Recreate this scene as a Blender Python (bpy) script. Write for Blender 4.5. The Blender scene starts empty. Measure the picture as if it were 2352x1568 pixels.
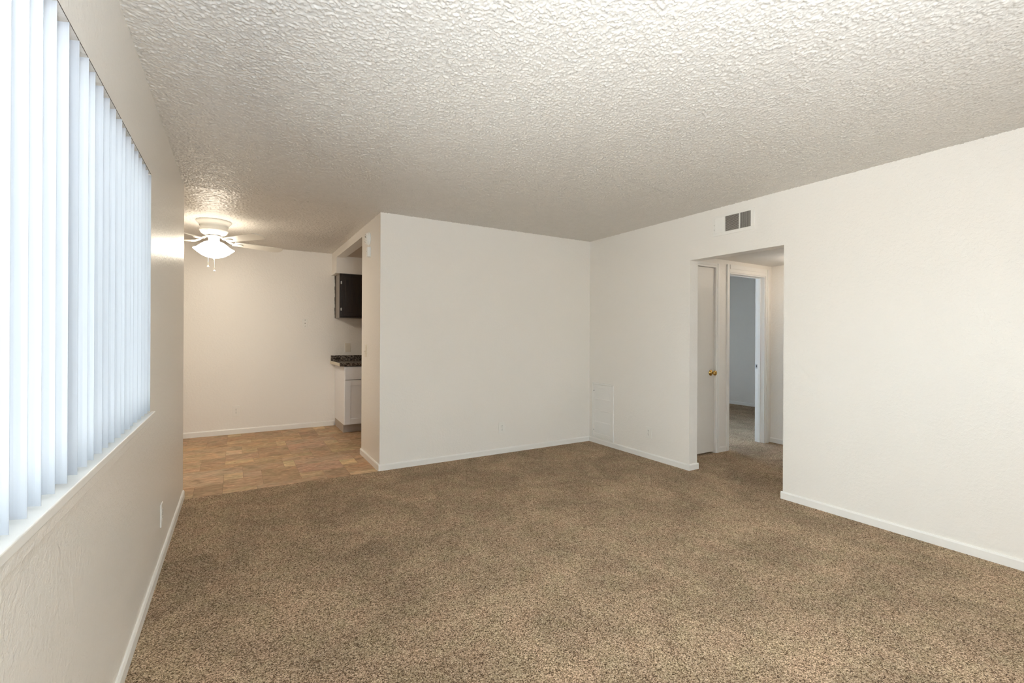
import bpy, bmesh, math, random
import numpy as np
from mathutils import Vector, Matrix
random.seed(7)
S = bpy.context.scene
COL = S.collection
R = math.radians

# ------------------------------------------------------------------ camera
F_PX, YAW, V0, ROLL, CAM_H = 1056.6, R(30.839), 772.66, R(0.278), 1.2715
cam_d = bpy.data.cameras.new('camera')
cam_d.sensor_width = 36.0
cam_d.sensor_fit = 'HORIZONTAL'
cam_d.lens = 36.0 * F_PX / 2352.0
cam_d.shift_y = -(784.0 - V0) / 2352.0
cam_d.clip_start = 0.02
cam_d.clip_end = 200
cam = bpy.data.objects.new('camera', cam_d)
COL.objects.link(cam)
_rt = Vector((math.cos(YAW), -math.sin(YAW), 0)); _up = Vector((0, 0, 1)); _fw = Vector((math.sin(YAW), math.cos(YAW), 0))
_cx = _rt * math.cos(ROLL) + _up * math.sin(ROLL)
_cy = -_rt * math.sin(ROLL) + _up * math.cos(ROLL)
_cz = -_fw
cam.matrix_world = Matrix(((_cx.x, _cy.x, _cz.x, 0), (_cx.y, _cy.y, _cz.y, 0), (_cx.z, _cy.z, _cz.z, CAM_H), (0, 0, 0, 1)))
S.camera = cam

# ------------------------------------------------------------------ world, daylight, exposure
SKY_STRENGTH = 7.6
w = bpy.data.worlds.new('daylight'); S.world = w; w.use_nodes = True
nt = w.node_tree; nt.nodes.clear()
_o = nt.nodes.new('ShaderNodeOutputWorld'); _b = nt.nodes.new('ShaderNodeBackground')
_tc = nt.nodes.new('ShaderNodeTexCoord'); _sp = nt.nodes.new('ShaderNodeSeparateXYZ')
_rp = nt.nodes.new('ShaderNodeValToRGB'); _mr = nt.nodes.new('ShaderNodeMapRange')
_mr.inputs['From Min'].default_value = -1; _mr.inputs['From Max'].default_value = 1
_rp.color_ramp.elements[0].position = 0.49; _rp.color_ramp.elements[0].color = (1.0, 0.97, 0.94, 1)   # pale sunlit paving below the horizon
_rp.color_ramp.elements[1].position = 0.51; _rp.color_ramp.elements[1].color = (0.88, 0.95, 1.0, 1)    # bright hazy sky
nt.links.new(_tc.outputs['Generated'], _sp.inputs[0]); nt.links.new(_sp.outputs['Z'], _mr.inputs['Value'])
nt.links.new(_mr.outputs[0], _rp.inputs[0]); nt.links.new(_rp.outputs[0], _b.inputs['Color'])
_b.inputs['Strength'].default_value = SKY_STRENGTH
nt.links.new(_b.outputs[0], _o.inputs['Surface'])

S.view_settings.view_transform = 'Standard'
S.view_settings.look = 'None'
S.view_settings.gamma = 1.0
S.view_settings.use_curve_mapping = False
S.view_settings.exposure = 0.41
S.cycles.use_denoising = True
S.cycles.max_bounces = 8
S.cycles.diffuse_bounces = 7
S.cycles.use_light_tree = False
S.cycles.use_adaptive_sampling = True
S.cycles.adaptive_threshold = 0.12
S.cycles.glossy_bounces = 4
S.cycles.transparent_max_bounces = 16
S.cycles.sample_clamp_indirect = 8.0
S.cycles.caustics_reflective = False
S.cycles.caustics_refractive = False


def portal(name, loc, rot, sx, sy):
    l = bpy.data.lights.new(name, 'AREA'); l.shape = 'RECTANGLE'; l.size = sx; l.size_y = sy
    l.cycles.is_portal = True
    o = bpy.data.objects.new(name, l); COL.objects.link(o); o.location = loc; o.rotation_euler = rot
    return o


# ------------------------------------------------------------------ dimensions (metres)
H = 2.44
XL, XR, YP, XE, YF = -0.3612, 3.7134, 4.3603, 1.1552, 6.9467
YL, YB, YE2 = 4.407, -2.2, 5.105
YD1, YD2, ZD = 2.9065, 2.0254, 2.0077
WY0, WY1, WZ0, WZ1 = 0.36, 2.80, 0.893, 2.045      # living-room window
XDL = -1.65                                        # dining-room side wall
YH, XHE, ZHC = 3.205, 5.60, 2.14                   # hallway
XBF, YBN = 8.18, 5.75                              # bedroom
ZT = -0.006                                        # tile level
WT = 0.117
BWX0, BWX1, BWZ0, BWZ1 = 0.0, 1.5, 0.04, 2.10      # unseen window added behind the camera, sized for its daylight
NWX0, NWX1, NWZ0, NWZ1 = 4.2, 6.2, 0.20, 2.15        # bedroom window

portal('window_daylight', (XL - 0.16, (WY0 + WY1) / 2, (WZ0 + WZ1) / 2), (0, R(-90), 0), WZ1 - WZ0, WY1 - WY0)
portal('added_window_daylight', ((BWX0 + BWX1) / 2, YB - 0.16, (BWZ0 + BWZ1) / 2), (R(90), 0, 0), BWX1 - BWX0, BWZ1 - BWZ0)

# unseen strobe added behind the camera, bounced off the ceiling to brighten the near room
_fl = bpy.data.lights.new('bounce_fill', 'SPOT'); _fl.energy = 560; _fl.spot_size = R(150); _fl.spot_blend = 1.0; _fl.shadow_soft_size = 0.12
_fl.color = (0.81, 0.90, 1.0)
_fo = bpy.data.objects.new('bounce_fill', _fl); COL.objects.link(_fo); _fo.location = (0.20, -1.1, 1.10)
_fo.rotation_euler = Vector((0.05, 0.25, 1.0)).to_track_quat('-Z', 'Y').to_euler()

# ------------------------------------------------------------------ materials
def new_mat(name):
    m = bpy.data.materials.new(name); m.use_nodes = True
    n = m.node_tree.nodes; n.clear()
    out = n.new('ShaderNodeOutputMaterial'); bs = n.new('ShaderNodeBsdfPrincipled')
    m.node_tree.links.new(bs.outputs[0], out.inputs['Surface'])
    return m, m.node_tree, bs, out


def plain(name, col, rough=0.5, metal=0.0, spec=0.5, grain=0.0, gscale=40.0):
    m, t, bs, out = new_mat(name)
    bs.inputs['Roughness'].default_value = rough; bs.inputs['Metallic'].default_value = metal
    bs.inputs['Specular IOR Level'].default_value = spec
    tc = t.nodes.new('ShaderNodeTexCoord'); nz = t.nodes.new('ShaderNodeTexNoise')
    nz.inputs['Scale'].default_value = gscale; nz.inputs['Detail'].default_value = 3
    t.links.new(tc.outputs['Object'], nz.inputs['Vector'])
    mx = t.nodes.new('ShaderNodeMix'); mx.data_type = 'RGBA'
    g = max(grain, 0.02)
    mx.inputs[6].default_value = tuple(c * (1 - g) for c in col) + (1,)
    mx.inputs[7].default_value = tuple(min(1, c * (1 + g)) for c in col) + (1,)
    t.links.new(nz.outputs[0], mx.inputs[0]); t.links.new(mx.outputs[2], bs.inputs['Base Color'])
    return m


def noise(t, vec, scale, detail=2.0, rough=0.5, dist=0.0, dim='3D'):
    n = t.nodes.new('ShaderNodeTexNoise'); n.noise_dimensions = dim
    n.inputs['Scale'].default_value = scale; n.inputs['Detail'].default_value = detail
    n.inputs['Roughness'].default_value = rough; n.inputs['Distortion'].default_value = dist
    t.links.new(vec, n.inputs['Vector']); return n


def ramp(t, fac, stops):
    r = t.nodes.new('ShaderNodeValToRGB'); e = r.color_ramp.elements
    while len(e) < len(stops): e.new(0.5)
    for i, (p, c) in enumerate(stops):
        e[i].position = p; e[i].color = tuple(c) + (1,) if len(c) == 3 else c
    t.links.new(fac, r.inputs[0]); return r


def math_node(t, op, a, b=None):
    n = t.nodes.new('ShaderNodeMath'); n.operation = op
    for i, v in enumerate((a, b)):
        if v is None: continue
        if hasattr(v, 'links'): t.links.new(v, n.inputs[i])
        else: n.inputs[i].default_value = v
    return n.outputs[0]


def bump(t, h, strength, dist, normal=None):
    b = t.nodes.new('ShaderNodeBump'); b.inputs['Strength'].default_value = strength; b.inputs['Distance'].default_value = dist
    t.links.new(h, b.inputs['Height'])
    if normal is not None: t.links.new(normal, b.inputs['Normal'])
    return b.outputs[0]


def wall_paint(name, col, rough=0.34):
    m, t, bs, out = new_mat(name)
    tc = t.nodes.new('ShaderNodeTexCoord'); v = tc.outputs['Object']
    bs.inputs['Base Color'].default_value = tuple(col) + (1,)
    bs.inputs['Roughness'].default_value = rough
    bs.inputs['Specular IOR Level'].default_value = 0.45
    kd = noise(t, v, 48, 2, 0.55, 0.0)                       # trowelled knock-down patches
    kr = ramp(t, kd.outputs[0], [(0.46, (0, 0, 0)), (0.60, (1, 1, 1))])
    fine = noise(t, v, 260, 0, 0.5)                          # roller stipple
    n1 = bump(t, fine.outputs[0], 0.38, 0.0016)
    n2 = bump(t, kr.outputs[0], 0.24, 0.0024, n1)
    t.links.new(n2, bs.inputs['Normal'])
    return m


def popcorn(name, col):
    m, t, bs, out = new_mat(name)
    tc = t.nodes.new('ShaderNodeTexCoord')
    nz = noise(t, tc.outputs['Object'], 14, 1, 0.5, 0, '2D')
    r = ramp(t, nz.outputs[0], [(0.3, tuple(c * 0.985 for c in col)), (0.7, tuple(min(1, c * 1.015) for c in col))])
    t.links.new(r.outputs[0], bs.inputs['Base Color'])
    bs.inputs['Roughness'].default_value = 0.42
    bs.inputs['Specular IOR Level'].default_value = 0.5
    return m


def carpet(name):
    m, t, bs, out = new_mat(name)
    tc = t.nodes.new('ShaderNodeTexCoord'); v = tc.outputs['Object']
    wn = noise(t, v, 150, 1, 0.6, 0, '2D')
    vm = t.nodes.new('ShaderNodeVectorMath'); vm.operation = 'MULTIPLY_ADD'
    t.links.new(wn.outputs['Color'], vm.inputs[0]); vm.inputs[1].default_value = (0.006, 0.006, 0.0); t.links.new(v, vm.inputs[2])
    vo = t.nodes.new('ShaderNodeTexVoronoi'); vo.voronoi_dimensions = '2D'; vo.feature = 'F1'; vo.inputs['Scale'].default_value = 300
    t.links.new(vm.outputs[0], vo.inputs['Vector'])
    sp = t.nodes.new('ShaderNodeSeparateColor'); t.links.new(vo.outputs['Color'], sp.inputs[0])
    # twisted yarns of several browns and beiges
    yarn = ramp(t, sp.outputs[0], [(0.0, (0.060, 0.036, 0.020)), (0.16, (0.165, 0.108, 0.064)), (0.40, (0.340, 0.240, 0.152)), (0.72, (0.520, 0.385, 0.258)), (1.0, (0.78, 0.62, 0.45))])
    mid = noise(t, v, 7, 2, 0.6, 0, '2D')                   # slight drift of dye, redder here, greener there
    mr = ramp(t, mid.outputs[0], [(0.30, (0.975, 1.01, 0.98)), (0.50, (1.0, 1.0, 1.0)), (0.70, (1.025, 0.99, 1.0))])
    big = noise(t, v, 2.4, 3, 0.62, 0.5, '2D')               # pile brushed in different directions
    br = ramp(t, big.outputs[0], [(0.30, (0.87, 0.865, 0.86)), (0.70, (1.24, 1.23, 1.22))])
    mul = t.nodes.new('ShaderNodeMix'); mul.data_type = 'RGBA'; mul.blend_type = 'MULTIPLY'; mul.inputs[0].default_value = 1
    t.links.new(yarn.outputs[0], mul.inputs[6]); t.links.new(mr.outputs[0], mul.inputs[7])
    mul2 = t.nodes.new('ShaderNodeMix'); mul2.data_type = 'RGBA'; mul2.blend_type = 'MULTIPLY'; mul2.inputs[0].default_value = 1
    t.links.new(mul.outputs[2], mul2.inputs[6]); t.links.new(br.outputs[0], mul2.inputs[7])
    t.links.new(mul2.outputs[2], bs.inputs['Base Color'])
    hgt = math_node(t, 'SUBTRACT', 1.0, vo.outputs['Distance'])
    t.links.new(bump(t, hgt, 0.8, 0.005), bs.inputs['Normal'])
    bs.inputs['Roughness'].default_value = 0.95
    bs.inputs['Specular IOR Level'].default_value = 0.1
    return m


def tile_mat(name):
    m, t, bs, out = new_mat(name)
    tc = t.nodes.new('ShaderNodeTexCoord'); oi = t.nodes.new('ShaderNodeObjectInfo')
    off = t.nodes.new('ShaderNodeCombineXYZ')
    r50 = math_node(t, 'MULTIPLY', oi.outputs['Random'], 37.0)
    t.links.new(r50, off.inputs[0]); t.links.new(r50, off.inputs[2])
    ad = t.nodes.new('ShaderNodeVectorMath'); ad.operation = 'ADD'
    t.links.new(tc.outputs['Object'], ad.inputs[0]); t.links.new(off.outputs[0], ad.inputs[1])
    mp = t.nodes.new('ShaderNodeMapping'); mp.inputs['Scale'].default_value = (8.5, 24.0, 1.0)
    t.links.new(ad.outputs[0], mp.inputs['Vector'])
    st = noise(t, mp.outputs[0], 1.0, 4, 0.64, 1.5)          # slate clefts running along the tile
    bl = noise(t, ad.outputs[0], 6.0, 3, 0.55, 0.4)
    sr = ramp(t, st.outputs[0], [(0.28, (0.50, 0.46, 0.42)), (0.45, (0.86, 0.83, 0.80)), (0.60, (1.12, 1.12, 1.12)), (0.76, (1.55, 1.58, 1.60))])
    br = ramp(t, bl.outputs[0], [(0.34, (0.84, 0.90, 0.86)), (0.50, (1.0, 1.0, 1.0)), (0.68, (1.10, 1.01, 0.97))])
    m1 = t.nodes.new('ShaderNodeMix'); m1.data_type = 'RGBA'; m1.blend_type = 'MULTIPLY'; m1.inputs[0].default_value = 1
    t.links.new(oi.outputs['Color'], m1.inputs[6]); t.links.new(sr.outputs[0], m1.inputs[7])
    m2 = t.nodes.new('ShaderNodeMix'); m2.data_type = 'RGBA'; m2.blend_type = 'MULTIPLY'; m2.inputs[0].default_value = 1
    t.links.new(m1.outputs[2], m2.inputs[6]); t.links.new(br.outputs[0], m2.inputs[7])
    t.links.new(m2.outputs[2], bs.inputs['Base Color'])
    bs.inputs['Roughness'].default_value = 0.55
    bs.inputs['Specular IOR Level'].default_value = 0.3
    t.links.new(bump(t, st.outputs[0], 0.25, 0.003), bs.inputs['Normal'])
    return m


def granite(name):
    m, t, bs, out = new_mat(name)
    tc = t.nodes.new('ShaderNodeTexCoord'); v = tc.outputs['Object']
    vo = t.nodes.new('ShaderNodeTexVoronoi'); vo.inputs['Scale'].default_value = 75; t.links.new(v, vo.inputs['Vector'])
    sp = t.nodes.new('ShaderNodeSeparateColor'); t.links.new(vo.outputs['Color'], sp.inputs[0])
    nz = noise(t, v, 40, 4, 0.7)
    mx = math_node(t, 'ADD', math_node(t, 'MULTIPLY', sp.outputs[0], 0.55), math_node(t, 'MULTIPLY', nz.outputs[0], 0.5))
    r = ramp(t, mx, [(0.22, (0.010, 0.008, 0.007)), (0.45, (0.055, 0.042, 0.034)), (0.62, (0.13, 0.105, 0.085)), (0.78, (0.30, 0.26, 0.22)), (0.95, (0.45, 0.40, 0.35))])
    t.links.new(r.outputs[0], bs.inputs['Base Color'])
    bs.inputs['Roughness'].default_value = 0.18
    return m


def dark_wood(name):
    m, t, bs, out = new_mat(name)
    tc = t.nodes.new('ShaderNodeTexCoord')
    mp = t.nodes.new('ShaderNodeMapping'); mp.inputs['Scale'].default_value = (30, 30, 2.5)
    t.links.new(tc.outputs['Object'], mp.inputs['Vector'])
    g = noise(t, mp.outputs[0], 1.6, 5, 0.6, 0.6)
    r = ramp(t, g.outputs[0], [(0.3, (0.010, 0.006, 0.0045)), (0.55, (0.022, 0.013, 0.009)), (0.8, (0.040, 0.024, 0.016))])
    t.links.new(r.outputs[0], bs.inputs['Base Color'])
    bs.inputs['Roughness'].default_value = 0.38
    t.links.new(bump(t, g.outputs[0], 0.15, 0.001), bs.inputs['Normal'])
    return m


def vane_mat(name):
    m = bpy.data.materials.new(name); m.use_nodes = True
    t = m.node_tree; n = t.nodes; n.clear()
    out = n.new('ShaderNodeOutputMaterial')
    tc = n.new('ShaderNodeTexCoord')
    mp = n.new('ShaderNodeMapping'); mp.inputs['Scale'].default_value = (160, 160, 1.5); t.links.new(tc.outputs['Object'], mp.inputs['Vector'])
    nz = noise(t, mp.outputs[0], 1.0, 2, 0.5)
    r = ramp(t, nz.outputs[0], [(0.3, (0.62, 0.645, 0.69)), (0.7, (0.67, 0.695, 0.74))])
    d = n.new('ShaderNodeBsdfPrincipled'); d.inputs['Roughness'].default_value = 0.45; d.inputs['Specular IOR Level'].default_value = 0.35
    t.links.new(r.outputs[0], d.inputs['Base Color'])
    tr = n.new('ShaderNodeBsdfTranslucent'); tr.inputs['Color'].default_value = (0.58, 0.62, 0.70, 1)
    mx = n.new('ShaderNodeMixShader'); mx.inputs[0].default_value = 0.35
    t.links.new(d.outputs[0], mx.inputs[1]); t.links.new(tr.outputs[0], mx.inputs[2]); t.links.new(mx.outputs[0], out.inputs['Surface'])
    return m


def glass_mat(name, tint=(0.93, 0.96, 0.95)):
    m = bpy.data.materials.new(name); m.use_nodes = True
    t = m.node_tree; n = t.nodes; n.clear()
    out = n.new('ShaderNodeOutputMaterial')
    tr = n.new('ShaderNodeBsdfTransparent'); gl = n.new('ShaderNodeBsdfGlossy'); gl.inputs['Roughness'].default_value = 0.02
    fr = n.new('ShaderNodeFresnel'); fr.inputs['IOR'].default_value = 1.45
    tr.inputs['Color'].default_value = tuple(tint) + (1,)
    mx = n.new('ShaderNodeMixShader')
    t.links.new(fr.outputs[0], mx.inputs[0]); t.links.new(tr.outputs[0], mx.inputs[1]); t.links.new(gl.outputs[0], mx.inputs[2])
    t.links.new(mx.outputs[0], out.inputs['Surface'])
    return m


def screen_mat(name):
    m = bpy.data.materials.new(name); m.use_nodes = True
    t = m.node_tree; n = t.nodes; n.clear()
    out = n.new('ShaderNodeOutputMaterial')
    tr = n.new('ShaderNodeBsdfTransparent'); df = n.new('ShaderNodeBsdfDiffuse'); df.inputs['Color'].default_value = (0.10, 0.10, 0.10, 1)
    mx = n.new('ShaderNodeMixShader'); mx.inputs[0].default_value = 0.14
    t.links.new(tr.outputs[0], mx.inputs[1]); t.links.new(df.outputs[0], mx.inputs[2]); t.links.new(mx.outputs[0], out.inputs['Surface'])
    return m


def lamp_glass(name, col, strength):
    m, t, bs, out = new_mat(name)
    bs.inputs['Base Color'].default_value = (0.9, 0.88, 0.84, 1); bs.inputs['Roughness'].default_value = 0.3
    bs.inputs['Emission Color'].default_value = tuple(col) + (1,)
    bs.inputs['Emission Strength'].default_value = strength
    return m


PAINT = wall_paint('cream_wall_paint', (0.865, 0.838, 0.795))
CEIL = popcorn('popcorn_ceiling', (0.725, 0.70, 0.66))
TRIM = plain('white_trim_paint', (0.86, 0.85, 0.82), 0.38)
CARPET = carpet('brown_carpet')
TILE = tile_mat('slate_look_tile')
GROUT = plain('tile_joint', (0.27, 0.19, 0.125), 0.8)
VANE = vane_mat('white_vinyl_vane')
GLASS = glass_mat('window_glass')
DAYLIGHTGLASS = glass_mat('blue_daylight_glass', (0.79, 0.89, 1.0))  # tint added to turn the bedroom daylight blue
SCREEN = screen_mat('insect_screen')
ALU = plain('white_window_frame', (0.75, 0.76, 0.77), 0.4)
PLASTIC = plain('white_plastic', (0.86, 0.845, 0.805), 0.35)
ALARM = plain('bright_white_plastic', (0.90, 0.92, 0.91), 0.3)
ALMOND = plain('almond_plastic', (0.80, 0.75, 0.66), 0.35)
SLOT = plain('dark_slot', (0.05, 0.04, 0.035), 0.7)
GAPMAT = plain('dark_gap_strip', (0.16, 0.13, 0.11), 0.8)
FANW = plain('white_fan_enamel', (0.80, 0.79, 0.75), 0.28)
BLADE = plain('white_fan_blade', (0.80, 0.78, 0.72), 0.4)
BOWL = lamp_glass('lit_frosted_glass', (1.0, 0.89, 0.73), 38.0)
BOWLTOP = lamp_glass('dim_frosted_glass', (1.0, 0.89, 0.73), 11.0)
HALLBULB = lamp_glass('lit_hall_glass', (1.0, 0.83, 0.65), 19.0)
CHAIN = plain('pale_brass_chain', (0.85, 0.78, 0.66), 0.35, 0.3)
BRASS = plain('polished_brass', (0.62, 0.40, 0.13), 0.16, 1.0)
STEEL = plain('brushed_steel', (0.55, 0.54, 0.52), 0.3, 1.0)
GRANITE = granite('dark_granite')
DARKWOOD = dark_wood('espresso_wood')
CABSIDE = plain('dark_laminate_side', (0.22, 0.19, 0.16), 0.35)
CABWHITE = plain('white_cabinet_paint', (0.84, 0.845, 0.875), 0.4)
TOE = plain('taupe_toe_kick', (0.46, 0.40, 0.35), 0.6)
CTREDGE = plain('raw_counter_end', (0.60, 0.55, 0.45), 0.5)
DOORP = plain('door_paint', (0.72, 0.69, 0.64), 0.4)
VENTD = plain('vent_throat', (0.10, 0.085, 0.07), 0.8)


# ------------------------------------------------------------------ mesh helpers
def BM(): return bmesh.new()


def box(bm, x0, x1, y0, y1, z0, z1, mi=0):
    vs = [bm.verts.new((x, y, z)) for z in (z0, z1) for y in (y0, y1) for x in (x0, x1)]
    fs = [(0, 2, 3, 1), (4, 5, 7, 6), (0, 1, 5, 4), (2, 6, 7, 3), (0, 4, 6, 2), (1, 3, 7, 5)]
    out = []
    for f in fs:
        fc = bm.faces.new([vs[i] for i in f]); fc.material_index = mi; out.append(fc)
    return vs, out


def rbox(bm, x0, x1, y0, y1, z0, z1, r=0.003, seg=2):
    b2 = bmesh.new(); box(b2, x0, x1, y0, y1, z0, z1)
    bmesh.ops.bevel(b2, geom=b2.edges[:], offset=r, segments=seg, affect='EDGES', profile=0.5)
    me = bpy.data.meshes.new('t'); b2.to_mesh(me); b2.free(); bm.from_mesh(me); bpy.data.meshes.remove(me)


def lathe(bm, prof, seg=48, origin=(0, 0, 0), axis='Z', smooth=True):
    rings = []
    for r, z in prof:
        if r < 1e-6:
            rings.append([bm.verts.new(_ax(0, 0, z, origin, axis))])
        else:
            rings.append([bm.verts.new(_ax(r * math.cos(2 * math.pi * i / seg), r * math.sin(2 * math.pi * i / seg), z, origin, axis)) for i in range(seg)])
    for a, b in zip(rings[:-1], rings[1:]):
        for i in range(seg):
            j = (i + 1) % seg
            if len(a) == 1 and len(b) == 1: continue
            if len(a) == 1: f = bm.faces.new((a[0], b[j], b[i]))
            elif len(b) == 1: f = bm.faces.new((a[i], a[j], b[0]))
            else: f = bm.faces.new((a[i], a[j], b[j], b[i]))
            f.smooth = smooth


def _ax(x, y, z, o, axis):
    if axis == 'Z': p = (x, y, z)
    elif axis == 'Y': p = (x, z, y)
    else: p = (z, x, y)
    return (p[0] + o[0], p[1] + o[1], p[2] + o[2])


def obj(name, bm, mats, parent=None, loc=(0, 0, 0), rot=(0, 0, 0), kind=None, recalc=True):
    if recalc: bmesh.ops.recalc_face_normals(bm, faces=bm.faces[:])
    me = bpy.data.meshes.new(name); bm.to_mesh(me); bm.free()
    for mm in (mats if isinstance(mats, (list, tuple)) else [mats]): me.materials.append(mm)
    o = bpy.data.objects.new(name, me); COL.objects.link(o)
    o.location = loc; o.rotation_euler = rot
    if parent is not None: o.parent = parent
    if kind: o['kind'] = kind
    return o


def thing(name, label, cat, loc=(0, 0, 0), rotz=0.0, group=None):
    o = bpy.data.objects.new(name, None); COL.objects.link(o); o.empty_display_size = 0.05
    o.location = loc; o.rotation_euler = (0, 0, rotz)
    o['label'] = label; o['category'] = cat
    if group: o['group'] = group
    return o


def tag(o, label, cat, group=None):
    o['label'] = label; o['category'] = cat
    if group: o['group'] = group
    return o


def struct(name, boxes, mat, label=None, parent=None):
    bm = BM()
    for b in boxes: box(bm, *b)
    o = obj(name, bm, mat, parent, kind='structure' if parent is None else None, recalc=False)
    if label: o['label'] = label
    return o


# ------------------------------------------------------------------ shell
YO = YF + 0.12
floor = struct('floor', [(XL - 0.2, XR + WT, YB - 0.14, 4.352, -0.10, 0), (XR + WT, XBF + 0.12, 0.88, YBN + 0.14, -0.10, 0)], CARPET,
               'brown flecked cut-pile carpet running through living room and hall')
floor_d = struct('floor_dining', [(XDL - 0.12, XR + WT, 4.352, YO, -0.10, ZT - 0.003)], GROUT, 'slate-look tile floor of the dining area')

ceil = struct('ceiling', [(XDL - 0.12, XR + WT, YB - 0.14, YO, H, H + 0.12)], CEIL, 'off-white popcorn-textured ceiling')
struct('ceiling_bedroom', [(XR + WT, XBF + 0.12, 0.88, YBN + 0.14, H, H + 0.12)], CEIL, 'popcorn ceiling of the bedroom beyond the hall')
struct('ceiling_hall', [(XR + WT, XHE + 0.1, 0.9, YH, ZHC, ZHC + 0.08)], CEIL, 'lowered popcorn ceiling of the hallway')
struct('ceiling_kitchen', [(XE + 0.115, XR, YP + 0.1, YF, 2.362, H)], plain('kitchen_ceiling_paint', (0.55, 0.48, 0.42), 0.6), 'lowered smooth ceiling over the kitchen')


def popcorn_coat(x0, x1, y0, y1, step, seed):
    """sprayed acoustic texture: a relief of rounded crumbs hanging below the slab"""
    rg = np.random.default_rng(seed)
    nx, ny = int(round((x1 - x0) / step)) + 1, int(round((y1 - y0) / step)) + 1
    def smooth(a, n, c=2.0):
        for _ in range(n):
            p = np.pad(a, 1, mode='edge')
            a = (p[:-2, 1:-1] + p[2:, 1:-1] + p[1:-1, :-2] + p[1:-1, 2:] + c * p[1:-1, 1:-1]) / (4 + c)
        return a
    f = smooth(rg.standard_normal((ny, nx)), 1, 4.5); f /= f.std()
    g = smooth(rg.standard_normal((ny, nx)), 5); g /= g.std()
    hgt = np.clip(0.9 * f + 0.3 * g + 0.35, 0, 2.2)
    hgt = POP_H * (hgt ** 0.8)
    xs = np.linspace(x0, x1, nx); ys = np.linspace(y0, y1, ny)
    X, Y = np.meshgrid(xs, ys)
    jx = rg.uniform(-0.3, 0.3, (ny, nx)) * step; jy = rg.uniform(-0.3, 0.3, (ny, nx)) * step
    jx[:, 0] = jx[:, -1] = 0; jy[0] = jy[-1] = 0
    co = np.stack([X + jx, Y + jy, H - 0.0004 - hgt], -1).reshape(-1, 3).astype(np.float32)
    i = np.arange(ny * nx).reshape(ny, nx)
    q = np.stack([i[:-1, :-1], i[1:, :-1], i[1:, 1:], i[:-1, 1:]], -1).reshape(-1, 4).astype(np.int32)
    me = bpy.data.meshes.new('popcorn_coat')
    me.vertices.add(len(co)); me.vertices.foreach_set('co', co.ravel())
    me.loops.add(q.size); me.loops.foreach_set('vertex_index', q.ravel())
    me.polygons.add(len(q)); me.polygons.foreach_set('loop_start', np.arange(0, q.size, 4, dtype=np.int32))
    me.polygons.foreach_set('use_smooth', np.ones(len(q), dtype=bool))
    me.update(calc_edges=True); me.materials.append(CEIL)
    o = bpy.data.objects.new('popcorn_coat', me); COL.objects.link(o); o.parent = ceil; o['kind'] = 'stuff'
    return o


POP_H = 0.0026
popcorn_coat(XL, XR, 0.25, YP, 0.0042, 3)
popcorn_coat(XDL, XE, YP, YF, 0.0064, 5)

# living-room window wall
struct('wall_left', [(XL - 0.14, XL, YB, WY0, 0, H), (XL - 0.14, XL, WY1, YL, 0, H),
                     (XL - 0.14, XL, WY0, WY1, 0, WZ0), (XL - 0.14, XL, WY0, WY1, WZ1, H)], PAINT, 'cream painted window wall')
struct('wall_jog', [(XDL, XL - 0.14, YL - 0.14, YL, ZT - 0.003, H)], PAINT)
struct('wall_dining_side', [(XDL - 0.12, XDL, YL - 0.14, YF, -0.009, H)], PAINT)
struct('wall_dining_far', [(XDL - 0.12, XR, YF, YO, -0.009, H)], PAINT, 'cream far wall of the dining area')
struct('wall_partition', [(XE, XR, YP, YP + 0.10, -0.009, H)], PAINT, 'cream partition wall between living room and kitchen')
struct('wall_stub', [(XE, XE + 0.115, YP + 0.10, YE2, -0.009, H)], PAINT, 'short wall return carrying the smoke detector')
struct('wall_header', [(XE, XE + 0.115, YE2, YF - 0.34, 2.342, H)], PAINT, 'header over the kitchen opening')
struct('wall_soffit', [(XE, 2.6, YF - 0.34, YF, 2.137, 2.362), (XE, XE + 0.115, YF - 0.34, YF, 2.362, H)], PAINT, 'boxed soffit above the dark wall cabinet')
struct('trim_soffit', [(XE - 0.012, 2.6, YF - 0.352, YF, 2.126, 2.137)], TRIM)
struct('wall_right', [(XR, XR + WT, YB, YD2, 0, H), (XR, XR + WT, YD1, YO, -0.009, H), (XR, XR + WT, YD2, YD1, ZD, H)], PAINT, 'cream wall with the hallway opening')
struct('wall_back', [(XL - 0.14, BWX0, YB - 0.14, YB, 0, H), (BWX1, XR + WT, YB - 0.14, YB, 0, H),
                     (BWX0, BWX1, YB - 0.14, YB, 0, BWZ0), (BWX0, BWX1, YB - 0.14, YB, BWZ1, H)], PAINT)

# hallway and bedroom
CX0, CX1, CZ = 3.90, 4.525, 2.04
BX0, BX1, BZ = 4.766, 5.474, 2.01
YHB = YH + 0.115
struct('wall_hall', [(XR + WT, CX0, YH, YHB, 0, H), (CX0, CX1, YH + 0.06, YHB, 0, H), (CX0, CX1, YH, YH + 0.06, CZ, H),
                     (CX1, BX0, YH, YHB, 0, H), (BX0, BX1, YH, YHB, BZ, H), (BX1, XBF + 0.12, YH, YHB, 0, H)], PAINT, 'hallway wall with closet and bedroom doors')
struct('wall_hall_end', [(XHE, XHE + 0.1, 0.9, YH, 0, H)], PAINT)
struct('wall_hall_side', [(XR + WT, XHE + 0.1, 0.8, 0.9, 0, H)], PAINT)
struct('wall_bedroom_far', [(XBF, XBF + 0.12, YHB, YBN, 0, H)], PAINT, 'bedroom wall seen through the doorway')
struct('wall_bedroom_window', [(XR + WT, NWX0, YBN, YBN + 0.14, 0, H), (NWX1, XBF + 0.12, YBN, YBN + 0.14, 0, H),
                               (NWX0, NWX1, YBN, YBN + 0.14, 0, NWZ0), (NWX0, NWX1, YBN, YBN + 0.14, NWZ1, H)], PAINT)


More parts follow.
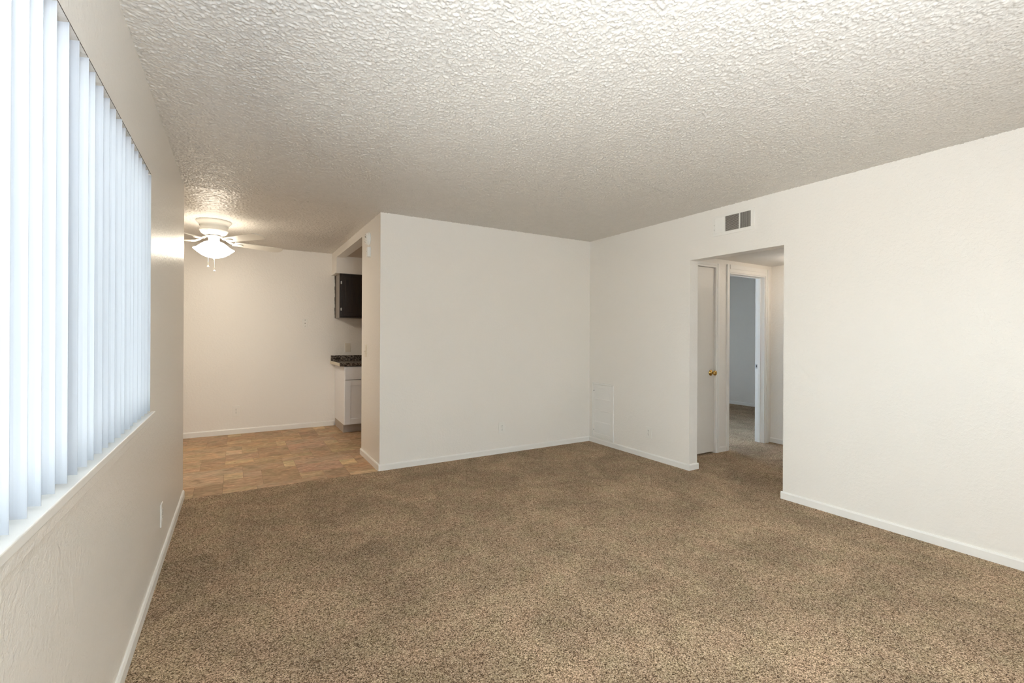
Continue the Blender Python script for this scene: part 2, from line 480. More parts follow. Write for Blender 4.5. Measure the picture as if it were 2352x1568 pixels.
# ------------------------------------------------------------------ baseboards
def board(name, segs):
    """segs: (x0,x1,y0,y1,z0,z1,side) ; side is the exposed face whose top edge is eased"""
    bm = BM()
    for (x0, x1, y0, y1, z0, z1, side) in segs:
        e, d = 0.010, 0.006
        if side in ('+x', '-x'):
            a, b = (x0, x1) if side == '+x' else (x1, x0)
            s = 1 if side == '+x' else -1
            prof = [(a, z0), (b, z0), (b, z1 - e), (b - s * d, z1), (a, z1)]
            r0 = [bm.verts.new((p, y0, q)) for p, q in prof]; r1 = [bm.verts.new((p, y1, q)) for p, q in prof]
        else:
            a, b = (y0, y1) if side == '+y' else (y1, y0)
            s = 1 if side == '+y' else -1
            prof = [(a, z0), (b, z0), (b, z1 - e), (b - s * d, z1), (a, z1)]
            r0 = [bm.verts.new((x0, p, q)) for p, q in prof]; r1 = [bm.verts.new((x1, p, q)) for p, q in prof]
        for i in range(5):
            j = (i + 1) % 5; bm.faces.new((r0[i], r0[j], r1[j], r1[i]))
        bm.faces.new(r0); bm.faces.new(list(reversed(r1)))
    return obj(name, bm, TRIM, kind='structure')


BH, BT = 0.058, 0.012
board('baseboard_left', [(XL, XL + BT, YB, YL, 0, BH, '+x')])
board('baseboard_partition', [(XE - BT, XR, YP - BT, YP, 0, BH, '-y')])
board('baseboard_right', [(XR - BT, XR, YD1 - BT, YP - BT, 0, BH, '-x'), (XR, XR + WT + BT, YD1 - BT, YD1, 0, BH, '-y'),
                          (XR - BT, XR, YB, YD2 + BT, 0, BH, '-x'), (XR, XR + WT + BT, YD2, YD2 + BT, 0, BH, '+y')])
board('baseboard_stub', [(XE - BT, XE, YP, YE2 + BT, ZT, BH, '-x'), (XE, XE + 0.115, YE2, YE2 + BT, ZT, BH, '+y')])
board('baseboard_dining', [(XDL, 1.19, YF - BT, YF, ZT, BH + 0.004, '-y'), (XDL, XDL + BT, YL, YF - BT, ZT, BH, '+x'), (XDL, XL, YL, YL + BT, ZT, BH, '+y')])
board('baseboard_hall', [(4.58, 4.716, YH - BT, YH, 0, BH, '-y'), (XHE - BT, XHE, 0.9, YH, 0, BH, '-x')])
board('baseboard_bedroom', [(XBF - BT, XBF, YHB, YBN, 0, BH, '-x')])

# ------------------------------------------------------------------ windows
def window(name, wall_axis, a0, a1, z0, z1, depth0, depth1, label, glass=None):
    """sliding window: outer frame, meeting rail, two panes"""
    bm = BM(); fw = 0.04
    def b(p0, p1, d0, d1, q0, q1, bmm):
        if wall_axis == 'x': box(bmm, d0, d1, p0, p1, q0, q1)
        else: box(bmm, p0, p1, d0, d1, q0, q1)
    b(a0, a1, depth0, depth1, z0, z0 + fw, bm); b(a0, a1, depth0, depth1, z1 - fw, z1, bm)
    b(a0, a0 + fw, depth0, depth1, z0 + fw, z1 - fw, bm); b(a1 - fw, a1, depth0, depth1, z0 + fw, z1 - fw, bm)
    mid = (a0 + a1) / 2
    b(mid - 0.025, mid + 0.025, depth0, depth1, z0 + fw, z1 - fw, bm)
    root = obj(name, bm, ALU, kind='structure', recalc=False); root['label'] = label
    dm = (depth0 + depth1) / 2
    for p0, p1 in ((a0 + fw, mid - 0.025), (mid + 0.025, a1 - fw)):
        bm = BM(); b(p0, p1, dm - 0.002, dm + 0.002, z0 + fw, z1 - fw, bm); obj('pane', bm, glass or GLASS, root, recalc=False)
    return root


win1 = window('window_1', 'x', WY0, WY1, WZ0, WZ1, XL - 0.135, XL - 0.105, 'living-room sliding window behind the vertical blind')
bm = BM(); rbox(bm, XL - 0.105, XL + 0.016, WY0 - 0.05, WY1 + 0.055, WZ0 - 0.022, WZ0 + 0.002, 0.003)
obj('window_sill', bm, TRIM, win1)
bm = BM(); box(bm, XL - 0.0006, XL + 0.0006, WY0, WY1, WZ1 - 0.0003, WZ1 + 0.0015); obj('dark_head_strip', bm, GAPMAT, win1, recalc=False)  # thin dark strip stands in for the crack at the window head
bm = BM(); rbox(bm, XL + 0.0005, XL + 0.012, WY0 - 0.04, WY1 + 0.10, WZ0 - 0.052, WZ0 - 0.022, 0.002)
obj('apron', bm, PAINT, win1)
bm = BM(); box(bm, XL - 0.150, XL - 0.148, 1.70, WY1 - 0.04, WZ0 + 0.04, WZ1 - 0.04)
obj('insect_screen', bm, SCREEN, win1)
window('added_window_2', 'y', BWX0, BWX1, BWZ0, BWZ1, YB - 0.12, YB - 0.09, 'large unseen window added behind the viewpoint to light the room')
window('window_3', 'y', NWX0, NWX1, NWZ0, NWZ1, YBN + 0.09, YBN + 0.12, 'bedroom window', DAYLIGHTGLASS)

# ------------------------------------------------------------------ vertical blind
PITCH = 0.0836
blind = thing('vertical_blind', 'white vertical blind hanging inside the living-room window, slats turned open', 'blind', (XL - 0.04, (WY0 + WY1) / 2, WZ1))
bm = BM(); rbox(bm, -0.018, 0.018, WY0 - (WY0 + WY1) / 2 + 0.01, WY1 - (WY0 + WY1) / 2 - 0.01, -0.030, -0.0005, 0.004)
obj('head_rail', bm, PLASTIC, blind)
vb = BM()
VW, VH0, VH1 = 0.089, -(WZ1 - WZ0) + 0.014, -0.012
pr = []
for i in range(9):
    s = -1 + 2 * i / 8
    pr.append((s * VW / 2, 0.0065 * (1 - s * s)))
th = 0.0009
ring = [(a, b + th / 2) for a, b in pr] + [(a, b - th / 2) for a, b in reversed(pr)]
lo = [vb.verts.new((a, b, VH0)) for a, b in ring]; hi = [vb.verts.new((a, b, VH1)) for a, b in ring]
for i in range(len(ring)):
    j = (i + 1) % len(ring); vb.faces.new((lo[i], lo[j], hi[j], hi[i]))
vb.faces.new(hi); vb.faces.new(list(reversed(lo)))
y = 2.791; k = 0; vane0 = None
while y > WY0 + 0.03:
    ang = R(-6 + random.uniform(-4, 4))
    dx = random.uniform(-0.001, 0.003)
    pos = (0.001 + dx, y - (WY0 + WY1) / 2 - 0.012, 0)
    if vane0 is None:
        vane0 = obj('vane', vb, VANE, blind, pos, (0, 0, ang)); v = vane0
    else:
        v = vane0.copy(); COL.objects.link(v); v.parent = blind; v.location = pos; v.rotation_euler = (0, 0, ang)
    y -= PITCH; k += 1
bm = BM(); lathe(bm, [(0, -0.95), (0.004, -0.95), (0.004, -0.03), (0, -0.03)], 8, (0.025, WY0 - (WY0 + WY1) / 2 + 0.06, 0)); obj('tilt_wand', bm, PLASTIC, blind)

# ------------------------------------------------------------------ dining tiles
CELL = [  # x0,x1,y0,y1 in one repeat of the modular pattern, colour
    (0, .2, 0, .33, (0.305, 0.203, 0.122)), (.2, .45, 0, .14, (0.488, 0.356, 0.211)), (.45, 1.0, 0, .14, (0.403, 0.286, 0.163)),
    (.2, .5, .14, .43, (0.390, 0.260, 0.156)), (.5, .8, .14, .62, (0.348, 0.229, 0.136)), (.8, 1.0, .14, .33, (0.403, 0.279, 0.170)),
    (.2, .35, .43, .62, (0.549, 0.432, 0.258)), (.35, .5, .43, .62, (0.415, 0.286, 0.177)), (.8, 1.2, .33, .62, (0.427, 0.286, 0.184)),
    (.8, 1.35, .62, .85, (0.415, 0.305, 0.204)), (.35, .7, .62, .85, (0.378, 0.260, 0.150)), (.7, .8, .62, .85, (0.525, 0.406, 0.238)),
    (.7, 1.0, .85, 1.0, (0.439, 0.298, 0.177)), (0, .7, .85, 1.0, (0.366, 0.241, 0.143))]
PX, PY, OX, OY, GAP = 1.0, 0.99, -0.30, 4.352, 0.0008
tile_cache = {}
FX0, FX1, FY0, FY1 = XDL, 2.4, 4.352, YF
for cy in range(0, 3):
    for cxi in range(-3, 4):
        for (a0, a1, b0, b1, c) in CELL:
            x0, x1 = OX + (cxi + a0) * PX, OX + (cxi + a1) * PX
            y0, y1 = OY + (cy + b0) * PY, OY + (cy + b1) * PY
            x0, x1, y0, y1 = max(x0, FX0), min(x1, FX1), max(y0, FY0), min(y1, FY1)
            if x1 - x0 < 0.01 or y1 - y0 < 0.01: continue
            wdt, hgt = x1 - x0 - 2 * GAP, y1 - y0 - 2 * GAP
            key = (round(wdt, 4), round(hgt, 4))
            if key not in tile_cache:
                bm = BM(); w2, h2 = wdt / 2, hgt / 2; e = 0.0012
                lo = [bm.verts.new((sx * w2, sy * h2, 0)) for sx, sy in ((-1, -1), (1, -1), (1, 1), (-1, 1))]
                mi = [bm.verts.new((sx * w2, sy * h2, 0.0022)) for sx, sy in ((-1, -1), (1, -1), (1, 1), (-1, 1))]
                hi = [bm.verts.new((sx * (w2 - e), sy * (h2 - e), 0.003)) for sx, sy in ((-1, -1), (1, -1), (1, 1), (-1, 1))]
                for i in range(4):
                    j = (i + 1) % 4; bm.faces.new((lo[i], lo[j], mi[j], mi[i])); bm.faces.new((mi[i], mi[j], hi[j], hi[i]))
                bm.faces.new(hi); bm.faces.new(list(reversed(lo)))
                me = bpy.data.meshes.new('tile'); bm.to_mesh(me); bm.free(); me.materials.append(TILE); tile_cache[key] = me
            o = bpy.data.objects.new('tile', tile_cache[key]); COL.objects.link(o); o.parent = floor_d
            o.location = ((x0 + x1) / 2, (y0 + y1) / 2, ZT - 0.003)
            mean = (0.395, 0.275, 0.170); c = tuple((q * 0.68 + p * 0.32) * 1.24 for q, p in zip(c, mean))
            jv = random.uniform(0.95, 1.05)
            o.color = (c[0] * jv, c[1] * jv * random.uniform(0.97, 1.03), c[2] * jv * random.uniform(0.97, 1.08), 1)

# ------------------------------------------------------------------ doors of the hallway
door = struct('door_1', [(CX0 + 0.002, CX1 - 0.003, YH + 0.012, YH + 0.048, 0.020, CZ - 0.004)], DOORP, 'flat painted closet door with a brass knob in the hallway')
kx, kz = 4.462, 0.885
bm = BM()
prof = [(0.0, 0.0), (0.033, 0.0), (0.034, 0.004), (0.026, 0.010), (0.013, 0.016), (0.011, 0.030), (0.016, 0.036), (0.025, 0.044), (0.0275, 0.054), (0.024, 0.064), (0.012, 0.069), (0.0, 0.070)]
lathe(bm, [(r, -z) for r, z in prof], 28, (kx, YH + 0.012, kz), 'Y'); o = obj('door_knob', bm, BRASS, door); o['label'] = 'polished brass door knob'


def casing(name, x0, x1, zt, wl, wr, wh, y0, label=None, left=True):
    bm = BM(); t1, t2 = 0.010, 0.016
    def prof(a0, a1, z0, z1, inner):
        rbox(bm, a0, a1, y0 - t1, y0, z0, z1, 0.002)
        if inner == 'l': rbox(bm, a0, a0 + (a1 - a0) * 0.55, y0 - t2, y0 - t1 + 0.001, z0, z1, 0.002)
        elif inner == 'r': rbox(bm, a0 + (a1 - a0) * 0.45, a1, y0 - t2, y0 - t1 + 0.001, z0, z1, 0.002)
        else: rbox(bm, a0, a1, y0 - t2, y0 - t1 + 0.001, z0 + (z1 - z0) * 0.45, z1, 0.002)
    if left: prof(x0 - wl, x0, 0, zt + wh, 'l')
    prof(x1, x1 + wr, 0, zt + wh, 'r')
    prof(x0 + (0.0005 if left else 0), x1 - 0.0005, zt, zt + wh, 't')
    o = obj(name, bm, TRIM, kind='structure')
    if label: o['label'] = label
    return o


casing('trim_1', CX0, CX1, CZ, 0.05, 0.053, 0.045, YH, 'painted casing of the closet door')
trim2 = casing('trim_2', BX0, BX1, BZ, 0.048, 0.062, 0.085, YH, 'painted casing and jamb of the bedroom doorway')
bm = BM()
jt = 0.012
box(bm, BX1 - jt, BX1, YH, YHB, 0, BZ); box(bm, BX0, BX0 + jt, YH, YHB, 0, BZ); box(bm, BX0 + jt, BX1 - jt, YH, YHB, BZ - jt, BZ)
obj('jamb', bm, TRIM, trim2, recalc=False)
bm = BM(); ys = YH + 0.045
rbox(bm, BX1 - jt - 0.011, BX1 - jt, ys, ys + 0.035, 0, BZ - jt, 0.002); rbox(bm, BX0 + jt, BX0 + jt + 0.011, ys, ys + 0.035, 0, BZ - jt, 0.002)
rbox(bm, BX0 + jt + 0.011, BX1 - jt - 0.011, ys, ys + 0.035, BZ - jt - 0.011, BZ - jt, 0.002)
obj('door_stop', bm, TRIM, trim2)
bm = BM(); rbox(bm, BX1 - jt - 0.0025, BX1 - jt + 0.001, ys + 0.037, ys + 0.066, 0.895, 0.950, 0.001)
sp_ = obj('strike_plate', bm, STEEL, trim2)
bm = BM(); box(bm, BX1 - jt - 0.0032, BX1 - jt - 0.0024, ys + 0.044, ys + 0.058, 0.910, 0.936); obj('latch_hole', bm, SLOT, sp_, recalc=False)

# hallway ceiling lamp, out of sight round the corner
t = thing('hall_ceiling_lamp', 'round lit glass ceiling lamp in the hallway', 'lamp', (5.20, 2.60, ZHC))
bm = BM(); lathe(bm, [(0.0, -0.001), (0.13, -0.001), (0.13, -0.018), (0.0, -0.018)], 32); obj('base', bm, FANW, t)
bm = BM(); lathe(bm, [(0.115, -0.019), (0.118, -0.035), (0.100, -0.065), (0.06, -0.085), (0.0, -0.092)], 32); obj('glass_dome', bm, HALLBULB, t)


# ------------------------------------------------------------------ wall plates   (local: X across, Y out of the wall towards -Y, Z up)
def wall_plate(name, label, cat, loc, rotz, kind, mat=PLASTIC, pw=0.070, ph=0.115, group=None):
    t = thing(name, label, cat, loc, rotz, group)
    bm = BM(); b2 = BM()
    rbox(bm, -pw / 2, pw / 2, -0.0065, -0.0003, -ph / 2, ph / 2, 0.0025, 3)
    obj('plate', bm, mat, t)
    if kind == 'outlet':
        for s in (-1, 1):
            bm = BM(); zc = s * 0.0195
            pts = [(0.0168 * math.cos(a) if abs(math.cos(a)) < 0.985 else 0.0168 * math.cos(a), max(-0.0135, min(0.0135, 0.0168 * math.sin(a)))) for a in [2 * math.pi * i / 24 for i in range(24)]]
            f0 = [bm.verts.new((x, -0.0062, zc + z)) for x, z in pts]; f1 = [bm.verts.new((x, -0.0078, zc + z)) for x, z in pts]
            for i in range(24):
                j = (i + 1) % 24; bm.faces.new((f0[i], f0[j], f1[j], f1[i]))
            bm.faces.new(f1)
            face = obj('receptacle', bm, mat, t)
            bm = BM()
            box(bm, -0.0075, -0.0055, -0.0083, -0.0077, zc + 0.0005, zc + 0.0085); box(bm, 0.0055, 0.0075, -0.0083, -0.0077, zc + 0.0005, zc + 0.0085)
            lathe(bm, [(0, 0.0), (0.0026, 0.0), (0.0026, 0.0006), (0, 0.0006)], 10, (0, -0.0083, zc - 0.0075), 'Y')
            obj('slots', bm, SLOT, face)
        bm = BM(); lathe(bm, [(0, -0.0078), (0.003, -0.0074), (0.0033, -0.0062)], 12, (0, 0, 0), 'Y'); obj('screw', bm, STEEL, t)
    elif kind == 'jack':
        bm = BM(); lathe(bm, [(0, -0.0085), (0.0045, -0.0085), (0.006, -0.0062)], 14, (0, 0, 0), 'Y'); obj('jack_hole', bm, SLOT, t)
        for s in (-1, 1):
            bm = BM(); lathe(bm, [(0, -0.0105), (0.0045, -0.0105), (0.0045, -0.0062)], 12, (0, 0, s * 0.042), 'Y'); obj('mounting_stud', bm, STEEL if s < 0 else SLOT, t)
    elif kind == 'switch':
        bm = BM(); rbox(bm, -0.0055, 0.0055, -0.0075, -0.006, -0.012, 0.012, 0.0006)
        obj('switch_slot', bm, mat, t)
        bm = BM(); rbox(bm, -0.004, 0.004, -0.022, -0.0062, -0.0035, 0.0045, 0.0012)
        o = obj('toggle', bm, mat, t); o.rotation_euler = (R(18), 0, 0)
        for s in (-1, 1):
            bm = BM(); lathe(bm, [(0, -0.0078), (0.003, -0.0074), (0.0033, -0.0062)], 10, (0, 0, s * 0.030), 'Y'); obj('screw', bm, STEEL, t)
    elif kind == 'rocker':
        bm = BM(); rbox(bm, -0.0165, 0.0165, -0.0085, -0.006, -0.033, 0.033, 0.002); fc = obj('rocker', bm, mat, t)
        bm = BM(); rbox(bm, -0.006, 0.006, -0.0098, -0.0084, -0.007, 0.007, 0.001); obj('button', bm, mat, fc)
    return t


wall_plate('wall_outlet', 'white duplex outlet low on the window wall, seen nearly edge-on', 'outlet', (XL, 3.197, 0.272), R(90), 'outlet', PLASTIC, 0.072, 0.125, group='duplex wall outlets')
wall_plate('wall_outlet', 'white duplex outlet on the dining-area wall above the tile floor', 'outlet', (-0.010, YF, 0.290), 0, 'outlet', PLASTIC, 0.082, 0.135, group='duplex wall outlets')
wall_plate('wall_outlet', 'cream duplex outlet low on the partition wall facing the carpet', 'outlet', (2.479, YP, 0.278), 0, 'outlet', PLASTIC, 0.080, 0.120, group='duplex wall outlets')
wall_plate('wall_outlet', 'cream duplex outlet between the return-air grille and the hallway opening', 'outlet', (XR, 3.407, 0.272), R(-90), 'outlet', PLASTIC, 0.080, 0.118, group='duplex wall outlets')
wall_plate('phone_jack_plate', 'small phone jack plate on the dining wall left of the dark cabinet', 'wall plate', (0.805, YF, 1.443), 0, 'jack', PLASTIC, 0.070, 0.115)
wall_plate('kitchen_wall_plate', 'cream wall plate just above the granite backsplash', 'wall plate', (1.373, YF, 1.100), 0, 'rocker', ALMOND, 0.075, 0.125)
wall_plate('light_switch', 'cream toggle light switch on the short wall beside the kitchen opening', 'switch', (XE, 4.905, 1.117), R(-90), 'switch', ALMOND, 0.072, 0.130)

# ------------------------------------------------------------------ smoke detector and chime box (stub wall faces -x)
t = thing('smoke_detector', 'round white smoke detector high on the short wall return', 'smoke detector', (XE, 4.790, 2.262), R(-90))
bm = BM(); lathe(bm, [(0.0, -0.0004), (0.066, -0.0004), (0.068, -0.006), (0.066, -0.012), (0.0, -0.012)], 40, axis='Y'); obj('base_ring', bm, ALARM, t)
bm = BM(); lathe(bm, [(0.058, -0.0122), (0.060, -0.020), (0.056, -0.032), (0.046, -0.040), (0.030, -0.043), (0.0, -0.044)], 40, axis='Y'); hs = obj('housing', bm, ALARM, t)
bm = BM(); lathe(bm, [(0.0, -0.0475), (0.006, -0.0470), (0.007, -0.0435), (0.0, -0.043)], 14, (0.020, 0, 0.012), 'Y'); obj('test_button', bm, SLOT, hs)
bm = BM()
for i in range(10):
    a = 2 * math.pi * i / 10
    lathe(bm, [(0.0, -0.0425), (0.0030, -0.0425), (0.0030, -0.039), (0.0, -0.039)], 6, (0.040 * math.cos(a), 0, 0.040 * math.sin(a)), 'Y')
obj('vent_holes', bm, SLOT, hs)
t = thing('chime_box', 'small rounded white box mounted just below the smoke detector', 'sensor', (XE, 4.758, 2.122), R(-90))
bm = BM(); rbox(bm, -0.032, 0.032, -0.034, -0.0004, -0.050, 0.050, 0.010, 4); obj('cover', bm, ALARM, t)
bm = BM(); rbox(bm, -0.036, 0.036, -0.006, -0.0003, -0.054, 0.054, 0.002); obj('back_plate', bm, ALARM, t)
bm = BM(); lathe(bm, [(0, -0.0352), (0.0022, -0.0352), (0.0022, -0.0335), (0, -0.0335)], 8, (0.0, 0, 0.006), 'Y'); obj('indicator', bm, SLOT, t)

# ------------------------------------------------------------------ supply register above the opening (wall faces -x; local X = -world y)
VY0, VY1, VZ0, VZ1 = 2.268, 2.659, 2.184, 2.362
t = thing('air_supply_register', 'white metal air register above the hallway opening', 'vent', (XR, (VY0 + VY1) / 2, (VZ0 + VZ1) / 2), R(-90))
vw, vh = (VY1 - VY0), (VZ1 - VZ0)
def vx(yw): return -(yw - (VY0 + VY1) / 2)          # world y -> local x
def vz(zw): return zw - (VZ0 + VZ1) / 2
cz0, cz1 = vz(2.212), vz(2.346)
secs = [(vx(2.632), vx(2.545)), (vx(2.535), vx(2.405)), (vx(2.396), vx(2.298))]
bm = BM()
X0, X1, Z0, Z1 = -vw / 2, vw / 2, -vh / 2, vh / 2
rbox(bm, X0, X1, -0.007, -0.0004, cz1, Z1, 0.0015); rbox(bm, X0, X1, -0.007, -0.0004, Z0, cz0, 0.0015)
rbox(bm, X0, secs[0][0], -0.007, -0.0004, cz0, cz1, 0.001); rbox(bm, secs[2][1], X1, -0.007, -0.0004, cz0, cz1, 0.001)
for a, b in ((secs[0][1], secs[1][0]), (secs[1][1], secs[2][0])): rbox(bm, a, b, -0.007, -0.0004, cz0, cz1, 0.001)
obj('frame', bm, PLASTIC, t)
bm = BM(); box(bm, secs[0][0], secs[2][1], -0.0012, -0.0004, cz0, cz1); obj('throat', bm, VENTD, t, recalc=False)


def fin(bm, c, along, half, w, tilt):
    """thin angled blade; along 'z' (vertical) or 'x' (horizontal)"""
    dy, dn = w * math.cos(tilt) / 2, w * math.sin(tilt) / 2
    t_ = 0.0006
    if along == 'z':
        pts = [(c[0] - dn - t_, c[1] - dy), (c[0] - dn + t_, c[1] - dy), (c[0] + dn + t_, c[1] + dy), (c[0] + dn - t_, c[1] + dy)]
        a = [bm.verts.new((p, q, c[2] - half)) for p, q in pts]; b = [bm.verts.new((p, q, c[2] + half)) for p, q in pts]
    else:
        pts = [(c[1] - dy, c[2] - dn - t_), (c[1] - dy, c[2] - dn + t_), (c[1] + dy, c[2] + dn + t_), (c[1] + dy, c[2] + dn - t_)]
        a = [bm.verts.new((c[0] - half, p, q)) for p, q in pts]; b = [bm.verts.new((c[0] + half, p, q)) for p, q in pts]
    for i in range(4):
        j = (i + 1) % 4; bm.faces.new((a[i], a[j], b[j], b[i]))
    bm.faces.new(a); bm.faces.new(list(reversed(b)))


zc = (cz0 + cz1) / 2; hh = (cz1 - cz0) / 2
bm = BM(); n = 14
for i in range(n): fin(bm, (secs[0][0] + (i + .5) * (secs[0][1] - secs[0][0]) / n, -0.0042, zc), 'z', hh, 0.0085, R(68))
obj('closed_louvers', bm, PLASTIC, t, kind='stuff')
bm = BM(); n = 17
for i in range(n): fin(bm, ((secs[1][0] + secs[1][1]) / 2, -0.0040, cz0 + (i + .5) * (cz1 - cz0) / n), 'x', (secs[1][1] - secs[1][0]) / 2, 0.0055, R(20))
obj('horizontal_louvers', bm, PLASTIC, t, kind='stuff')
bm = BM(); n = 13
for i in range(n): fin(bm, (secs[2][0] + (i + .5) * (secs[2][1] - secs[2][0]) / n, -0.0040, zc), 'z', hh, 0.0055, R(-25))
obj('vertical_louvers', bm, PLASTIC, t, kind='stuff')
for i, zz in enumerate((0.012, -0.030)):
    bm = BM(); rbox(bm, X0 + 0.016, X0 + 0.019, -0.010, -0.006, zz - 0.006, zz + 0.006, 0.0008); obj('damper_lever', bm, STEEL, t)

# ------------------------------------------------------------------ return-air grille in the corner
RY0, RY1, RZ0, RZ1 = 3.930, 4.302, 0.062, 0.724
t = thing('return_air_grille', 'tall white return-air grille low in the corner beside the partition', 'vent', (XR, (RY0 + RY1) / 2, RZ0), R(-90))
gw, gh = RY1 - RY0, RZ1 - RZ0
bm = BM(); fr_ = 0.020
rbox(bm, -gw / 2, gw / 2, -0.013, -0.0003, gh - fr_, gh, 0.002); rbox(bm, -gw / 2, gw / 2, -0.013, -0.0003, 0, fr_, 0.002)
rbox(bm, -gw / 2, -gw / 2 + fr_, -0.013, -0.0003, fr_, gh - fr_, 0.002); rbox(bm, gw / 2 - fr_, gw / 2, -0.013, -0.0003, fr_, gh - fr_, 0.002)
obj('frame', bm, TRIM, t)
bm = BM(); dx0, dx1, dz0, dz1 = -gw / 2 + fr_ + 0.002, gw / 2 - fr_ - 0.003, fr_ + 0.004, gh - fr_ - 0.003
box(bm, dx0, dx1, -0.003, -0.0005, dz0, dz1)
m_ = 0.034
rbox(bm, dx0, dx1, -0.0085, -0.003, dz1 - m_, dz1, 0.001); rbox(bm, dx0, dx1, -0.0085, -0.003, dz0, dz0 + m_, 0.001)
rbox(bm, dx0, dx0 + m_, -0.0085, -0.003, dz0 + m_, dz1 - m_, 0.001); rbox(bm, dx1 - m_, dx1, -0.0085, -0.003, dz0 + m_, dz1 - m_, 0.001)
gz0, gz1 = dz0 + m_, dz1 - m_
rows = 4
for r_ in range(1, rows):
    zz = gz0 + r_ * (gz1 - gz0) / rows; rbox(bm, dx0 + m_, dx1 - m_, -0.0085, -0.003, zz - 0.006, zz + 0.006, 0.001)
dr = obj('grille_door', bm, TRIM, t)
bm = BM(); n = 26
for r_ in range(rows):
    za, zb = gz0 + r_ * (gz1 - gz0) / rows + 0.006, gz0 + (r_ + 1) * (gz1 - gz0) / rows - 0.006
    for i in range(n): fin(bm, (dx0 + m_ + (i + .5) * (dx1 - dx0 - 2 * m_) / n, -0.0058, (za + zb) / 2), 'z', (zb - za) / 2, 0.0095, R(58))
o = obj('louvers', bm, TRIM, dr, kind='stuff')
for zz in (0.095, 0.565):
    bm = BM(); lathe(bm, [(0, -0.0105), (0.005, -0.0100), (0.006, -0.0084)], 12, (dx0 + 0.015, 0, zz), 'Y'); obj('screw', bm, SLOT, dr)

# ------------------------------------------------------------------ kitchen
KX0, KX1 = 1.200, 1.960
t = thing('base_cabinet', 'white shaker base cabinet under the granite counter', 'cabinet', (KX0, YF, ZT))
yb = -0.003
front = 6.272 - YF
bm = BM(); kw, kz0, kz1 = KX1 - KX0, 0.105 - ZT, 0.872 - ZT
box(bm, 0, 0.018, front, yb, kz0, kz1); box(bm, kw - 0.018, kw, front, yb, kz0, kz1); box(bm, 0.018, kw - 0.018, front, yb, kz0, kz0 + 0.018)
box(bm, 0.018, kw - 0.018, yb - 0.006, yb, kz0 + 0.018, kz1); box(bm, 0.018, kw - 0.018, front + 0.03, yb - 0.006, kz1 - 0.01, kz1)
obj('body', bm, CABWHITE, t, recalc=False)
bm = BM(); box(bm, 0.012, KX1 - KX0, front + 0.085, yb, 0, 0.105 - ZT); obj('toe_kick', bm, TOE, t, recalc=False)
bm = BM(); rbox(bm, 0.004, 0.012, front + 0.077, yb, 0, 0.100 - ZT, 0.001); rbox(bm, 0.012, KX1 - KX0, front + 0.077, front + 0.085, 0, 0.016, 0.002)
obj('vinyl_base_strip', bm, TOE, t)
bm = BM(); rbox(bm, 0.006, 0.60, front - 0.019, front - 0.0005, 0.697 - ZT, 0.866 - ZT, 0.002); obj('drawer_front', bm, CABWHITE, t)
bm = BM(); z0, z1 = 0.112 - ZT, 0.690 - ZT; rw = 0.070
rbox(bm, 0.006, 0.60, front - 0.013, front, z0, z1, 0.001)
rbox(bm, 0.006, 0.006 + rw, front - 0.019, front - 0.012, z0, z1, 0.0015); rbox(bm, 0.60 - rw, 0.60, front - 0.019, front - 0.012, z0, z1, 0.0015)
rbox(bm, 0.006 + rw, 0.60 - rw, front - 0.019, front - 0.012, z0, z0 + rw, 0.0015); rbox(bm, 0.006 + rw, 0.60 - rw, front - 0.019, front - 0.012, z1 - rw, z1, 0.0015)
dr = obj('door', bm, CABWHITE, t)
bm = BM(); lathe(bm, [(0.0, -0.045), (0.014, -0.040), (0.014, -0.034), (0.006, -0.030), (0.006, -0.019)], 16, (0.60 - 0.035, front, z1 - 0.06), 'Y'); obj('knob', bm, STEEL, dr)

t = thing('countertop', 'dark speckled granite counter with a short backsplash in the kitchen', 'countertop', (1.138, YF, 0.873))
bm = BM(); rbox(bm, 0, 0.82, 6.245 - YF, -0.003, 0, 0.045, 0.003); obj('slab', bm, GRANITE, t)
bm = BM(); rbox(bm, 0.004, 0.82, -0.023, -0.003, 0.045, 0.118, 0.002); obj('backsplash', bm, GRANITE, t)
bm = BM(); rbox(bm, -0.003, 0.0, 6.252 - YF, -0.006, 0.001, 0.044, 0.0008); o = obj('end_strip', bm, CTREDGE, t); o['label'] = 'raw beige end strip of the counter'

t = thing('wall_cabinet', 'dark espresso wall cabinet hanging below the soffit', 'cabinet', (KX0, YF, 1.520))
ud = -0.305
bm = BM(); box(bm, 0, KX1 - KX0, ud, -0.002, 0, 0.604); obj('body', bm, CABSIDE, t, recalc=False)
bm = BM(); fw = 0.036
for (a, b, c, d) in ((0, fw, 0, 0.604), (KX1 - KX0 - fw, KX1 - KX0, 0, 0.604), (fw, KX1 - KX0 - fw, 0, fw), (fw, KX1 - KX0 - fw, 0.604 - fw, 0.604)):
    rbox(bm, a, b, ud - 0.018, ud, c, d, 0.001)
obj('face_frame', bm, DARKWOOD, t)
bm = BM(); rbox(bm, 0.024, 0.40, ud - 0.036, ud - 0.018, 0.024, 0.570, 0.004, 3); rbox(bm, 0.070, 0.354, ud - 0.039, ud - 0.035, 0.070, 0.524, 0.002)
dr = obj('door', bm, DARKWOOD, t)
for zz in (0.115, 0.480):
    bm = BM(); rbox(bm, 0.012, 0.030, ud - 0.0385, ud - 0.018, zz - 0.018, zz + 0.018, 0.0015); rbox(bm, 0.021, 0.025, ud - 0.043, ud - 0.030, zz - 0.022, zz + 0.022, 0.001); obj('hinge', bm, STEEL, dr)
bm = BM(); dr2 = BM()
rbox(dr2, 0.408, 0.738, ud - 0.036, ud - 0.018, 0.024, 0.570, 0.004, 3); obj('door', dr2, DARKWOOD, t); bm.free()
bm = BM()
